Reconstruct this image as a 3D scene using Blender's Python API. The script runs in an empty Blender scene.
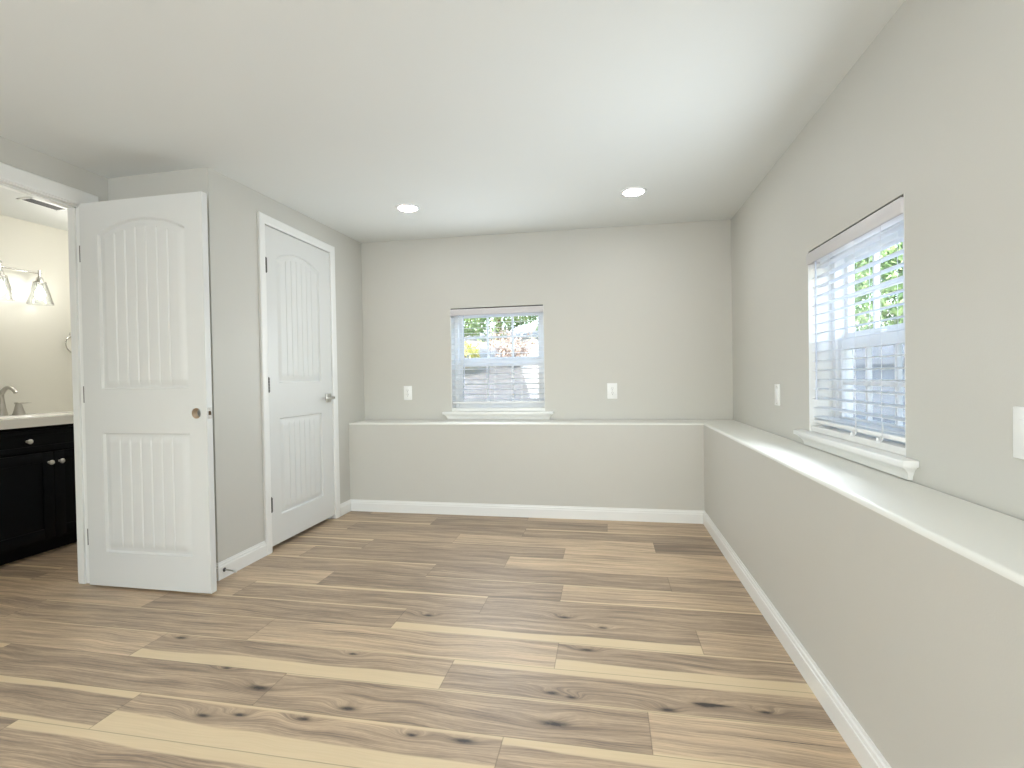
import bpy, bmesh, math, random
from mathutils import Vector, Matrix
random.seed(7)
SC = bpy.context.scene
COL = SC.collection

# ------------------------------------------------------------------ camera, world, light, exposure
F_PX, YAW, PITCH, ROLL, CAM_H = 493.13, 0.1898, -0.013, -0.0174, 1.0816
fw = Vector((-math.sin(YAW)*math.cos(PITCH), math.cos(YAW)*math.cos(PITCH), math.sin(PITCH)))
rt = Vector((math.cos(YAW), math.sin(YAW), 0)); up = rt.cross(fw)
r2 = math.cos(ROLL)*rt + math.sin(ROLL)*up; u2 = -math.sin(ROLL)*rt + math.cos(ROLL)*up
cam = bpy.data.objects.new('camera', bpy.data.cameras.new('camera')); COL.objects.link(cam)
cam.data.sensor_width = 36; cam.data.lens = F_PX*36/1024; cam.data.clip_start = .05
cam.matrix_world = Matrix(((r2.x, u2.x, -fw.x, 0), (r2.y, u2.y, -fw.y, 0), (r2.z, u2.z, -fw.z, CAM_H), (0, 0, 0, 1)))
SC.camera = cam
SC.view_settings.view_transform = 'Standard'; SC.view_settings.look = 'None'
SC.view_settings.gamma = 1; SC.view_settings.use_curve_mapping = False
SC.view_settings.exposure = 0.56
try:
    SC.cycles.use_denoising = True
    SC.cycles.max_bounces = 14; SC.cycles.diffuse_bounces = 9; SC.cycles.transparent_max_bounces = 24
    SC.cycles.sample_clamp_indirect = 6.0
    SC.cycles.caustics_reflective = False; SC.cycles.caustics_refractive = False
except Exception:
    pass

SKY_STRENGTH = 1.25
LENS_STRENGTH = 50.0
BULB_STRENGTH = 22.0
wd = bpy.data.worlds.new('world'); SC.world = wd; wd.use_nodes = True
nt = wd.node_tree; nt.nodes.clear()
sky = nt.nodes.new('ShaderNodeTexSky'); sky.sky_type = 'NISHITA'; sky.sun_disc = False
sky.sun_elevation = math.radians(48); sky.sun_rotation = math.radians(200); sky.air_density = 1.3; sky.dust_density = 2.5
bg = nt.nodes.new('ShaderNodeBackground'); bg.inputs[1].default_value = SKY_STRENGTH
wo = nt.nodes.new('ShaderNodeOutputWorld')
nt.links.new(sky.outputs[0], bg.inputs[0]); nt.links.new(bg.outputs[0], wo.inputs[0])

# room measures (metres); camera stands at x=0 y=0
YK, YB = 3.7584, 4.0384        # ledge front / wall above it, far end
XK, XR = 0.6834, 0.9513        # ledge front / wall above it, right side
XC, YC = -2.1086, 2.3368       # closet front wall, closet side wall
XL, XLB = -2.7656, -2.858      # left wall, room side and bathroom side
H, ZL = 2.2613, 0.729
YR = -2.7                      # wall behind the camera
XV, YE, YN = -4.06, 3.32, 0.7  # bathroom: vanity wall, end wall, near wall
TOP = 2.42

def area(name, loc, rot, sx, sy, energy, color=(1, 1, 1), shape='RECTANGLE'):
    l = bpy.data.lights.new(name, 'AREA'); l.shape = shape; l.size = sx; l.size_y = sy
    l.energy = energy; l.color = color
    o = bpy.data.objects.new(name, l); COL.objects.link(o); o.location = loc; o.rotation_euler = rot
    return o
# area lights inside both windows stand in for daylight; rear one is added fill
sn = bpy.data.lights.new('sun', 'SUN'); sn.energy = 4.2; sn.angle = .02; sn.color = (1, .96, .9)
so_n = bpy.data.objects.new('sun', sn); COL.objects.link(so_n); so_n.rotation_euler = Vector((.25, .62, -.74)).to_track_quat('-Z', 'Y').to_euler()
area('daylight_fill_far', (-0.90, YB-.12, 1.26), (-math.pi/2-.08, 0, 0), .78, .74, 7, (.86, .94, 1))
area('daylight_fill_right', (XR-.12, 2.2, 1.26), (0, math.pi/2, 0), .74, .76, 9.5, (.84, .93, 1))
area('rear_fill_light', (-1.3, YR+.06, 1.15), (math.pi/2+.80, 0, -.45), 1.1, 1.9, 84, (.87, .94, 1))  # added fill at the unseen rear door, tilted up towards the ceiling

# ------------------------------------------------------------------ materials
def new_mat(name):
    m = bpy.data.materials.new(name); m.use_nodes = True
    return m, m.node_tree.nodes, m.node_tree.links, m.node_tree.nodes['Principled BSDF']
def mat(name, col, rough=.5, metal=0., spec=.5, bump=0., bscale=300, vary=0., vscale=3., emis=None, es=0.):
    m, n, l, b = new_mat(name)
    b.inputs['Base Color'].default_value = (*col, 1); b.inputs['Roughness'].default_value = rough
    b.inputs['Metallic'].default_value = metal; b.inputs['Specular IOR Level'].default_value = spec
    tc = n.new('ShaderNodeTexCoord')
    if vary:
        no = n.new('ShaderNodeTexNoise'); no.inputs['Scale'].default_value = vscale; no.inputs['Detail'].default_value = 4
        l.new(tc.outputs['Object'], no.inputs['Vector'])
        mx = n.new('ShaderNodeMix'); mx.data_type = 'RGBA'
        mx.inputs['A'].default_value = (*[c*(1-vary) for c in col], 1); mx.inputs['B'].default_value = (*[min(1, c*(1+vary)) for c in col], 1)
        l.new(no.outputs['Fac'], mx.inputs['Factor']); l.new(mx.outputs['Result'], b.inputs['Base Color'])
    if bump:
        no = n.new('ShaderNodeTexNoise'); no.inputs['Scale'].default_value = bscale; no.inputs['Detail'].default_value = 3
        l.new(tc.outputs['Object'], no.inputs['Vector'])
        bp = n.new('ShaderNodeBump'); bp.inputs['Strength'].default_value = bump; bp.inputs['Distance'].default_value = .002
        l.new(no.outputs['Fac'], bp.inputs['Height']); l.new(bp.outputs['Normal'], b.inputs['Normal'])
    if emis:
        b.inputs['Emission Color'].default_value = (*emis, 1); b.inputs['Emission Strength'].default_value = es
    return m
def srgb(r, g, b):
    f = lambda c: (c/255/12.92) if c/255 <= .04045 else ((c/255+.055)/1.055)**2.4
    return (f(r), f(g), f(b))

M = {}
M['wall'] = mat('wall_paint', (.585, .577, .537), .45, spec=.35, bump=.12, bscale=260, vary=.012)
M['bathwall'] = mat('bathroom_paint', (.66, .645, .58), .5, spec=.3, bump=.1, bscale=260, vary=.012)
M['ledge'] = mat('ledge_paint', (.76, .755, .71), .4, spec=.4, bump=.1, bscale=260, vary=.012)
M['ceiling'] = mat('ceiling_paint', (.735, .752, .738), .75, spec=.2, bump=.15, bscale=200, vary=.01)
M['trim'] = mat('white_trim_paint', (.82, .825, .81), .32, spec=.45, bump=.03, bscale=120)
M['door'] = mat('white_door_paint', (.69, .70, .69), .34, spec=.45, bump=.05, bscale=420)
M['vinyl'] = mat('white_vinyl', (.86, .87, .87), .35)
M['plate'] = mat('white_plastic', (.85, .86, .85), .3)
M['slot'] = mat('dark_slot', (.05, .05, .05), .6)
M['nickel'] = mat('satin_nickel', (.56, .54, .50), .33, 1.0, vary=.04, vscale=30)
M['darknickel'] = mat('dark_hinge_metal', (.13, .125, .12), .5, .8)
M['chrome'] = mat('polished_nickel', (.62, .61, .58), .18, 1.0)
M['black'] = mat('black_cabinet_paint', (.003, .004, .006), .5, spec=.2, bump=.03)
M['stone'] = mat('white_cultured_marble', (.86, .84, .80), .18, spec=.5, vary=.03, vscale=6)
M['knob'] = mat('pale_nickel_knob', (.80, .79, .76), .3, .6)
M['rawwood'] = mat('raw_bored_wood', (.50, .38, .26), .8, vary=.25, vscale=60)
M['rubber'] = mat('white_rubber', (.75, .75, .73), .6)
M['cord'] = mat('white_cord', (.82, .83, .83), .7)
M['steel'] = mat('grey_valance', (.62, .60, .61), .4)
M['drywall'] = mat('plain_drywall', (.55, .54, .48), .8)
M['ventgrey'] = mat('vent_duct_dark', (.10, .10, .10), .7)
M['lens'] = mat('lamp_lens', (.9, .9, .9), .4, emis=(1, .99, .97), es=LENS_STRENGTH)
M['bulb'] = mat('lit_bulb', (.9, .9, .9), .4, emis=(1, .97, .90), es=BULB_STRENGTH)

def slat_mat():
    m, n, l, b = new_mat('white_blind_slat')
    b.inputs['Base Color'].default_value = (.92, .93, .94, 1); b.inputs['Roughness'].default_value = .4
    t = n.new('ShaderNodeBsdfTranslucent'); t.inputs[0].default_value = (.85, .88, .92, 1)
    mx = n.new('ShaderNodeMixShader'); mx.inputs[0].default_value = .45
    l.new(b.outputs[0], mx.inputs[1]); l.new(t.outputs[0], mx.inputs[2]); l.new(mx.outputs[0], n['Material Output'].inputs[0])
    return m
M['slat'] = slat_mat()
def glass_mat(name, tint, refl, edge=False):
    m, n, l, b = new_mat(name); n.remove(b)
    tr = n.new('ShaderNodeBsdfTransparent'); tr.inputs[0].default_value = (*tint, 1)
    gl = n.new('ShaderNodeBsdfGlossy'); gl.inputs['Roughness'].default_value = .03
    fr = n.new('ShaderNodeLayerWeight'); fr.inputs[0].default_value = refl if edge else .5
    mx = n.new('ShaderNodeMixShader')
    if edge: l.new(fr.outputs['Facing'], mx.inputs[0])
    else:                                             # same from both sides: faint straight on, stronger at a grazing angle
        pw = n.new('ShaderNodeMath'); pw.operation = 'POWER'; pw.inputs[1].default_value = 5; l.new(fr.outputs['Facing'], pw.inputs[0])
        ad = n.new('ShaderNodeMath'); ad.operation = 'MULTIPLY_ADD'; ad.inputs[1].default_value = .55; ad.inputs[2].default_value = .03
        l.new(pw.outputs[0], ad.inputs[0]); l.new(ad.outputs[0], mx.inputs[0])
    l.new(tr.outputs[0], mx.inputs[1]); l.new(gl.outputs[0], mx.inputs[2]); l.new(mx.outputs[0], n['Material Output'].inputs[0])
    return m
M['glass'] = glass_mat('window_glass', (.97, .985, .98), .25)
M['shadeglass'] = glass_mat('clear_shade_glass', (.93, .94, .94), .32, True)
def screen_mat():
    m, n, l, b = new_mat('insect_screen_mesh'); b.inputs['Base Color'].default_value = (.42, .44, .47, 1); b.inputs['Roughness'].default_value = .8
    tr = n.new('ShaderNodeBsdfTransparent'); mx = n.new('ShaderNodeMixShader'); mx.inputs[0].default_value = .5
    l.new(tr.outputs[0], mx.inputs[1]); l.new(b.outputs[0], mx.inputs[2]); l.new(mx.outputs[0], n['Material Output'].inputs[0])
    return m
M['screen'] = screen_mat()

KNOTS = [(-1.793, 1.776, 1), (-1.43, 1.614, .5), (-1.305, 1.368, .9), (-1.188, 1.391, .9), (-1.001, 1.779, .6), (-0.817, 2.127, .8), (-0.97, 1.408, .9),
         (-0.599, 1.398, .6), (-0.435, 1.401, 1.4), (-1.223, 1.526, 1.8), (-0.854, 1.477, 1.2), (-0.092, 1.953, 1.1), (-0.202, 2.203, 1.0),
         (-0.199, 1.666, .9), (-0.132, 1.653, .5), (0.179, 1.641, .9), (-0.175, 1.517, 2.2), (-0.032, 2.136, .6), (0.304, 1.684, 1.5), (0.483, 1.679, .8), (.50, 1.555, .13, .0016), (-1.07, 1.931, .17, .0018), (.33, 1.69, .06, .006)]
def floor_mat():
    m, n, l, b = new_mat('plank_floor')
    def math_(op, a, bb=None, c=None, clamp=False):
        nd = n.new('ShaderNodeMath'); nd.operation = op; nd.use_clamp = clamp
        for i, v in enumerate((a, bb, c)):
            if v is None: continue
            if isinstance(v, (int, float)): nd.inputs[i].default_value = v
            else: l.new(v, nd.inputs[i])
        return nd.outputs[0]
    def sstep(x, lo, hi):
        nd = n.new('ShaderNodeMapRange'); nd.interpolation_type = 'SMOOTHSTEP'
        for key, v in (('Value', x), ('From Min', lo), ('From Max', hi)):
            if isinstance(v, (int, float)): nd.inputs[key].default_value = v
            else: l.new(v, nd.inputs[key])
        return nd.outputs['Result']
    def comb(x, y, z):
        nd = n.new('ShaderNodeCombineXYZ')
        for i, v in enumerate((x, y, z)):
            if isinstance(v, (int, float)): nd.inputs[i].default_value = v
            else: l.new(v, nd.inputs[i])
        return nd.outputs[0]
    def noise(vec, scale, detail=4, rough=.55):
        nd = n.new('ShaderNodeTexNoise'); nd.inputs['Scale'].default_value = scale; nd.inputs['Detail'].default_value = detail
        nd.inputs['Roughness'].default_value = rough; l.new(vec, nd.inputs['Vector']); return nd.outputs['Fac']
    def mix(f, a, bb, mode='MIX'):
        nd = n.new('ShaderNodeMix'); nd.data_type = 'RGBA'; nd.blend_type = mode
        for key, v in (('Factor', f), ('A', a), ('B', bb)):
            if isinstance(v, (int, float)): nd.inputs[key].default_value = v
            elif isinstance(v, tuple): nd.inputs[key].default_value = (*v, 1)
            else: l.new(v, nd.inputs[key])
        return nd.outputs['Result']
    uv = n.new('ShaderNodeUVMap'); uv.uv_map = 'plank'
    sp = n.new('ShaderNodeSeparateXYZ'); l.new(uv.outputs[0], sp.inputs[0]); U, V = sp.outputs[0], sp.outputs[1]
    at = n.new('ShaderNodeAttribute'); at.attribute_name = 'plank_look'
    sc_ = n.new('ShaderNodeSeparateColor'); l.new(at.outputs['Color'], sc_.inputs[0])
    tone, sapn, sapf, seed = sc_.outputs[0], sc_.outputs[1], sc_.outputs[2], at.outputs['Alpha']
    S = math_('MULTIPLY', seed, 61.0)
    # knots, at their places in the room
    tc = n.new('ShaderNodeTexCoord'); so = n.new('ShaderNodeSeparateXYZ'); l.new(tc.outputs['Object'], so.inputs[0])
    core = halo = None
    for kn in KNOTS:                                  # (x, y, size) for a knot, (x, y, half length, half width) for a dark crack
        kx, ky = kn[:2]; rx, ry = kn[2:] if len(kn) == 4 else (.021*kn[2]+.006, .0078*kn[2]**.6+.0015)
        dx = math_('DIVIDE', math_('SUBTRACT', so.outputs[0], kx), rx); dy = math_('DIVIDE', math_('SUBTRACT', so.outputs[1], ky), ry)
        d2 = math_('ADD', math_('MULTIPLY', dx, dx), math_('MULTIPLY', dy, dy))
        g = math_('POWER', 2.718, math_('MULTIPLY', d2, -1.0)); h = math_('POWER', 2.718, math_('MULTIPLY', d2, -.11))
        core = g if core is None else math_('ADD', core, g); halo = h if halo is None else (math_('ADD', halo, h) if len(kn) == 3 else halo)
    wob = noise(comb(math_('ADD', U, S), S, 0), 1.7, 2)
    bend = math_('ADD', math_('MULTIPLY', math_('SUBTRACT', wob, .5), .55), math_('MULTIPLY', halo, .20))
    VW = math_('ADD', V, bend)
    g1 = noise(comb(math_('MULTIPLY', math_('ADD', U, S), 1.1), math_('MULTIPLY', VW, 4.2), S), 1.6, 5, .6)
    g2 = noise(comb(math_('MULTIPLY', math_('ADD', U, S), 3.5), math_('MULTIPLY', VW, 26), S), 1.4, 4, .6)
    g3 = noise(comb(math_('MULTIPLY', math_('ADD', U, S), 26), math_('MULTIPLY', VW, 70), S), 1.5, 3, .6)
    g4 = noise(comb(math_('MULTIPLY', math_('ADD', U, S), 2.0), math_('MULTIPLY', VW, 11), math_('ADD', S, 3)), 1.5, 5, .65)
    t = math_('ADD', tone, math_('MULTIPLY', math_('SUBTRACT', g1, .5), 1.5))
    t = math_('ADD', t, math_('MULTIPLY', math_('SUBTRACT', g4, .5), .95))
    t = math_('ADD', t, math_('MULTIPLY', math_('SUBTRACT', g2, .5), 1.4))
    t = math_('ADD', t, math_('MULTIPLY', math_('SUBTRACT', g3, .5), .6), clamp=True)
    base = mix(t, srgb(131, 114, 99), srgb(213, 187, 156))
    mid = noise(comb(math_('MULTIPLY', math_('ADD', U, S), .8), math_('MULTIPLY', VW, 3), math_('ADD', S, 9)), 1.8, 3)
    base = mix(math_('MULTIPLY', sstep(mid, .52, .72), .35), base, srgb(126, 109, 97))
    # cream sapwood along a plank's edges, its border wandering with the grain
    w2 = math_('SUBTRACT', noise(comb(math_('ADD', U, math_('MULTIPLY', S, 1.7)), S, 4.), 1.25, 2), .5)
    fine = math_('MULTIPLY', math_('SUBTRACT', g2, .5), .05)
    en = math_('MULTIPLY', sapn, math_('ADD', 1.0, math_('MULTIPLY', w2, 1.5)))
    ef = math_('MULTIPLY', sapf, math_('ADD', 1.0, math_('MULTIPLY', w2, -1.5)))
    mn = math_('SUBTRACT', 1.0, sstep(math_('ADD', V, fine), math_('SUBTRACT', en, .035), math_('ADD', en, .012)))
    mf = math_('SUBTRACT', 1.0, sstep(math_('ADD', math_('SUBTRACT', 1.0, V), fine), math_('SUBTRACT', ef, .035), math_('ADD', ef, .012)))
    sap = math_('MAXIMUM', mn, mf)
    cream = mix(g2, srgb(208, 186, 150), srgb(224, 204, 170))
    colr = mix(math_('MULTIPLY', sap, .92), base, cream)
    colr = mix(math_('MULTIPLY', halo, .16, clamp=True), colr, srgb(112, 94, 82))
    ring = noise(comb(math_('MULTIPLY', U, 30), math_('MULTIPLY', V, 9), 0), 2.0, 3)
    colr = mix(math_('MULTIPLY', math_('MULTIPLY', core, math_('ADD', ring, .65)), .95, clamp=True), colr, srgb(62, 54, 50))
    # plank seams
    L = 1.2945
    e1 = math_('MINIMUM', math_('MULTIPLY', V, .1845), math_('MULTIPLY', math_('SUBTRACT', 1.0, V), .1845))
    e2 = math_('MINIMUM', U, math_('SUBTRACT', L, U))
    e = math_('MINIMUM', e1, e2)
    seam = math_('SUBTRACT', 1.0, sstep(e, .0006, .0026))
    colr = mix(math_('MULTIPLY', seam, .42), colr, srgb(74, 62, 54))
    l.new(colr, b.inputs['Base Color'])
    b.inputs['Specular IOR Level'].default_value = .42
    l.new(math_('ADD', .36, math_('MULTIPLY', g2, .16)), b.inputs['Roughness'])
    bp = n.new('ShaderNodeBump'); bp.inputs['Strength'].default_value = .18; bp.inputs['Distance'].default_value = .002
    l.new(math_('SUBTRACT', g2, math_('MULTIPLY', seam, 1.2)), bp.inputs['Height']); l.new(bp.outputs[0], b.inputs['Normal'])
    return m
M['floor'] = floor_mat()
def leaf_mat(name, a, c):
    m, n, l, b = new_mat(name)
    oi = n.new('ShaderNodeTexCoord'); no = n.new('ShaderNodeTexNoise'); no.inputs['Scale'].default_value = 3.5; no.inputs['Detail'].default_value = 5
    l.new(oi.outputs['Object'], no.inputs['Vector'])
    mx = n.new('ShaderNodeMix'); mx.data_type = 'RGBA'; mx.inputs['A'].default_value = (*a, 1); mx.inputs['B'].default_value = (*c, 1)
    rp = n.new('ShaderNodeMapRange'); rp.inputs['From Min'].default_value = .35; rp.inputs['From Max'].default_value = .65
    l.new(no.outputs['Fac'], rp.inputs['Value']); l.new(rp.outputs['Result'], mx.inputs['Factor']); l.new(mx.outputs['Result'], b.inputs['Base Color'])
    b.inputs['Roughness'].default_value = .6
    t = n.new('ShaderNodeBsdfTranslucent'); l.new(mx.outputs['Result'], t.inputs[0])
    ms = n.new('ShaderNodeMixShader'); ms.inputs[0].default_value = .35
    l.new(b.outputs[0], ms.inputs[1]); l.new(t.outputs[0], ms.inputs[2]); l.new(ms.outputs[0], n['Material Output'].inputs[0])
    return m
M['leaf'] = leaf_mat('green_leaves', (.16, .27, .11), (.42, .53, .27))
M['leaf_yellow'] = leaf_mat('yellow_green_leaves', (.34, .36, .10), (.55, .48, .16))
M['leaf_dry'] = leaf_mat('dry_brown_leaves', (.30, .22, .18), (.50, .40, .33))
M['bark'] = mat('bark', (.16, .12, .09), .9, vary=.3, vscale=20)
M['litter'] = mat('leaf_litter_ground', (.25, .225, .20), .95, vary=.8, vscale=8)
M['fence'] = mat('weathered_fence_board', (.46, .48, .52), .8, vary=.2, vscale=5)

# ------------------------------------------------------------------ mesh helpers
def link(name, bm, m, parent=None, smooth=None, recalc=True):
    if recalc: bmesh.ops.recalc_face_normals(bm, faces=bm.faces[:])
    me = bpy.data.meshes.new(name); bm.to_mesh(me); bm.free()
    for mm in (m if isinstance(m, (list, tuple)) else [m]): me.materials.append(mm)
    if smooth is not None:
        me.polygons.foreach_set('use_smooth', [True]*len(me.polygons)); me.set_sharp_from_angle(angle=math.radians(smooth))
    o = bpy.data.objects.new(name, me); COL.objects.link(o)
    if parent: o.parent = parent
    return o
def empty(name, loc=(0, 0, 0)):
    o = bpy.data.objects.new(name, None); o.empty_display_size = .1; COL.objects.link(o); o.location = loc
    return o
def tag(o, label, cat, group=None, kind=None):
    o['label'] = label; o['category'] = cat
    if group: o['group'] = group
    if kind: o['kind'] = kind
    return o
def box(bm, a, b, bev=0., seg=2):
    t = bmesh.new()
    vs = [t.verts.new((x, y, z)) for x in (a[0], b[0]) for y in (a[1], b[1]) for z in (a[2], b[2])]
    for f in ((0, 1, 3, 2), (4, 6, 7, 5), (0, 4, 5, 1), (2, 3, 7, 6), (0, 2, 6, 4), (1, 5, 7, 3)): t.faces.new([vs[i] for i in f])
    bmesh.ops.recalc_face_normals(t, faces=t.faces[:])
    if bev: bmesh.ops.bevel(t, geom=t.edges[:], offset=bev, segments=seg, profile=.5, affect='EDGES')
    merge(bm, t)
def merge(bm, t, mtx=None):
    mp = {}
    for v in t.verts: mp[v] = bm.verts.new(mtx @ v.co if mtx else v.co)
    for f in t.faces:
        nf = bm.faces.new([mp[v] for v in f.verts]); nf.material_index = f.material_index; nf.smooth = f.smooth
    t.free()
def boxes(*bs, bev=0.):
    bm = bmesh.new()
    for a, b in bs: box(bm, a, b, bev)
    return bm
def sweep(path, prof, closed=False, cap=True):
    """path: 2-D points (x, y), left-hand side = outward; prof: (offset to the left, z). Mitred extrusion."""
    bm = bmesh.new(); rings = []; n = len(path)
    for i, p in enumerate(path):
        p = Vector(p); d0 = (p-Vector(path[i-1])).normalized() if i > 0 or closed else None
        d1 = (Vector(path[(i+1) % n])-p).normalized() if i < n-1 or closed else None
        if d0 is None: d0 = d1
        if d1 is None: d1 = d0
        n0 = Vector((-d0.y, d0.x)); n1 = Vector((-d1.y, d1.x)); mt = (n0+n1)/(1+n0.dot(n1))
        rings.append([bm.verts.new((p.x+mt.x*o, p.y+mt.y*o, z)) for o, z in prof])
    k = len(prof)
    for i in range(n if closed else n-1):
        A, B = rings[i], rings[(i+1) % n]
        for j in range(k): bm.faces.new((A[j], A[(j+1) % k], B[(j+1) % k], B[j]))
    if cap and not closed: bm.faces.new(rings[0]); bm.faces.new(rings[-1][::-1])
    return bm
def lathe(bm, prof, mtx=None, n=24, capends=True):
    t = bmesh.new(); rs = []
    for r, z in prof: rs.append([t.verts.new((r*math.cos(2*math.pi*i/n), r*math.sin(2*math.pi*i/n), z)) for i in range(n)])
    for a, b in zip(rs, rs[1:]):
        for i in range(n): t.faces.new((a[i], a[(i+1) % n], b[(i+1) % n], b[i]))
    if capends:
        if prof[0][0] > 1e-5: t.faces.new(rs[0][::-1])
        if prof[-1][0] > 1e-5: t.faces.new(rs[-1])
    merge(bm, t, mtx)
def tube(bm, pts, rad, n=12, cap=True):
    pts = [Vector(p) for p in pts]; rs = []; ref = Vector((0, 0, 1))
    for i, p in enumerate(pts):
        d = (pts[min(i+1, len(pts)-1)]-pts[max(i-1, 0)]).normalized()
        a = ref if abs(d.dot(ref)) < .95 else Vector((0, 1, 0))
        s = d.cross(a).normalized(); w = s.cross(d)
        r = rad[i] if isinstance(rad, (list, tuple)) else rad
        rs.append([bm.verts.new(p+s*math.cos(2*math.pi*k/n)*r+w*math.sin(2*math.pi*k/n)*r) for k in range(n)])
    for a, b in zip(rs, rs[1:]):
        for k in range(n): bm.faces.new((a[k], a[(k+1) % n], b[(k+1) % n], b[k]))
    if cap: bm.faces.new(rs[0][::-1]); bm.faces.new(rs[-1])
def struct(name, bm, m, label, cat, parent=None, smooth=None):
    o = link(name, bm, m, parent, smooth)
    return tag(o, label, cat, kind='structure')
def wall_hole(axis, w0, w1, a0, a1, z0, z1, holes):
    """wall as a slab between w0 and w1 on one axis, along the other from a0 to a1, with rectangular holes"""
    bs = []; a = a0
    def bx(p0, p1, q0, q1):
        if p1-p0 < 1e-4 or q1-q0 < 1e-4: return
        bs.append(((min(w0, w1), p0, q0), (max(w0, w1), p1, q1)) if axis == 0 else ((p0, min(w0, w1), q0), (p1, max(w0, w1), q1)))
    for h0, h1, b0, b1 in sorted(holes):
        bx(a, h0, z0, z1); bx(h0, h1, z0, b0); bx(h0, h1, b1, z1); a = h1
    bx(a, a1, z0, z1)
    return boxes(*bs)

# ------------------------------------------------------------------ floor: one quad per plank
PW, Y0, PL = .1845, 1.253, 1.2945
LOOK = {  # row: {joint x: (tone, cream at near edge, cream at far edge)}, read off the photograph
    -1: {-1.89: (.30, .0, .24), -.59: (.35, .0, .10)},
    0: {-2.91: (.30, .10, .20), -1.62: (.44, .42, .08), -.322: (.50, .10, .22)},
    1: {-2.475: (.32, .0, .0), -1.18: (.42, .0, .04), .112: (.68, .06, .05)},
    2: {-3.18: (.62, .0, .05), -1.885: (.42, .36, .04), -.594: (.40, .04, .18)},
    3: {-4.09: (.36, .0, .0), -2.795: (.42, .0, .05), -1.50: (.62, .06, .03), -.205: (.42, .30, .07)},
    4: {-3.53: (.62, .0, .04), -2.24: (.32, .0, .07), -.943: (.38, .32, .0), .344: (.55, .0, .03)},
    5: {-3.18: (.52, .03, .0), -1.885: (.36, .0, .12), -.592: (.30, .0, .0)},
    6: {-4.12: (.40, .0, .0), -2.83: (.62, .0, .0), -1.535: (.26, .0, .0), -.243: (.60, .09, .05)},
    7: {-3.58: (.36, .0, .04), -2.29: (.34, .0, .09), -.994: (.28, .05, .0), .295: (.40, .0, .0)},
    8: {-3.18: (.60, .0, .0), -1.888: (.30, .0, .0), -.594: (.72, .0, .05)},
    9: {-2.86: (.34, .10, .16), -1.57: (.26, .0, .0), -.281: (.70, .0, .0)},
    10: {-2.31: (.46, .0, .0), -1.02: (.66, .05, .0), .272: (.20, .0, .0)},
    11: {-3.17: (.50, .12, .0), -1.88: (.30, .0, .0), -.588: (.34, .0, .14)},
    12: {-2.60: (.46, .16, .0), -1.31: (.24, .0, .0), -.036: (.58, .0, .0)},
    13: {-1.9: (.34, .0, .14), -.60: (.62, .0, .06)},
}
bm = bmesh.new(); uvl = bm.loops.layers.uv.new('plank'); cl = bm.loops.layers.float_color.new('plank_look')
FX0, FX1, FY0, FY1 = XV-.05, XK+.01, YR-.05, YK+.01
for k in range(-23, 15):
    ya, yb = Y0+k*PW, Y0+(k+1)*PW
    if yb < FY0 or ya > YB+.2: continue
    rr = random.Random(k*13+5)
    j0 = min(LOOK[k]) if k in LOOK else -.6+rr.uniform(0, PL)
    js = [j0+i*PL for i in range(-5, 6)]
    for j in js:
        xa, xb = max(j, FX0), min(j+PL, FX1)
        if xb <= xa: continue
        look = None
        if k in LOOK:
            for jj, v in LOOK[k].items():
                if abs(jj-j) < .12: look = v
        if look is None:
            look = (rr.choice((.28, .36, .44, .6)), rr.choice((0, 0, .1, .25)), rr.choice((0, 0, .08, .16)))
        seed = rr.random()
        f = bm.faces.new([bm.verts.new((x, y, 0)) for x, y in ((xa, ya), (xb, ya), (xb, yb), (xa, yb))])
        for lp, (uu, vv) in zip(f.loops, ((xa-j, 0), (xb-j, 0), (xb-j, 1), (xa-j, 1))):
            lp[uvl].uv = (uu, vv); lp[cl] = (look[0], look[1], look[2], seed)
fl = link('floor', bm, M['floor'], recalc=False)
tag(fl, 'wood plank floor of brown boards with cream streaks', 'floor', kind='structure')

# ------------------------------------------------------------------ ceiling (sags a little, as in the photo)
bm = bmesh.new(); nx, ny = 26, 34; g = []
cx0, cx1, cy0, cy1 = XV-.1, XR+.1, YR-.1, YB+.1
for i in range(nx+1):
    row = []
    for j in range(ny+1):
        x = cx0+(cx1-cx0)*i/nx; y = cy0+(cy1-cy0)*j/ny
        a = min(1, max(0, (XR-x)/(XR-XC))); b_ = min(1, max(0, (y-YC)/(YB-YC)))
        fade = 1-min(1, max(0, (1.2-y)/1.5))
        row.append(bm.verts.new((x, y, H+a*(b_*.030-(1-b_)*.010)*fade)))
    g.append(row)
for i in range(nx):
    for j in range(ny): bm.faces.new((g[i][j], g[i][j+1], g[i+1][j+1], g[i+1][j]))
ret = bmesh.ops.extrude_face_region(bm, geom=bm.faces[:])
for v in ret['geom']:
    if isinstance(v, bmesh.types.BMVert): v.co.z = TOP+.02
struct('ceiling', bm, M['ceiling'], 'smooth off-white painted ceiling with two lit round lamps', 'ceiling', smooth=40)

# ------------------------------------------------------------------ walls
W1 = dict(u0=-1.303, u1=-.501, z0=.80, z1=1.678)      # far window, along x
W2 = dict(y0=1.81, y1=2.588, z0=.80, z1=1.655)        # right window, along y
struct('wall_back', wall_hole(1, YB, YB+.18, XC-.2, XR+.18, 0, TOP, [(W1['u0'], W1['u1'], W1['z0']-.02, W1['z1'])]), M['wall'],
       'greige far wall above the ledge, holding the small window', 'wall')
struct('wall_right', wall_hole(0, XR, XR+.18, YR-.15, YB, 0, TOP, [(W2['y0'], W2['y1'], W2['z0']-.02, W2['z1'])]), M['wall'],
       'greige right-hand wall above the ledge with window', 'wall')
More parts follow.
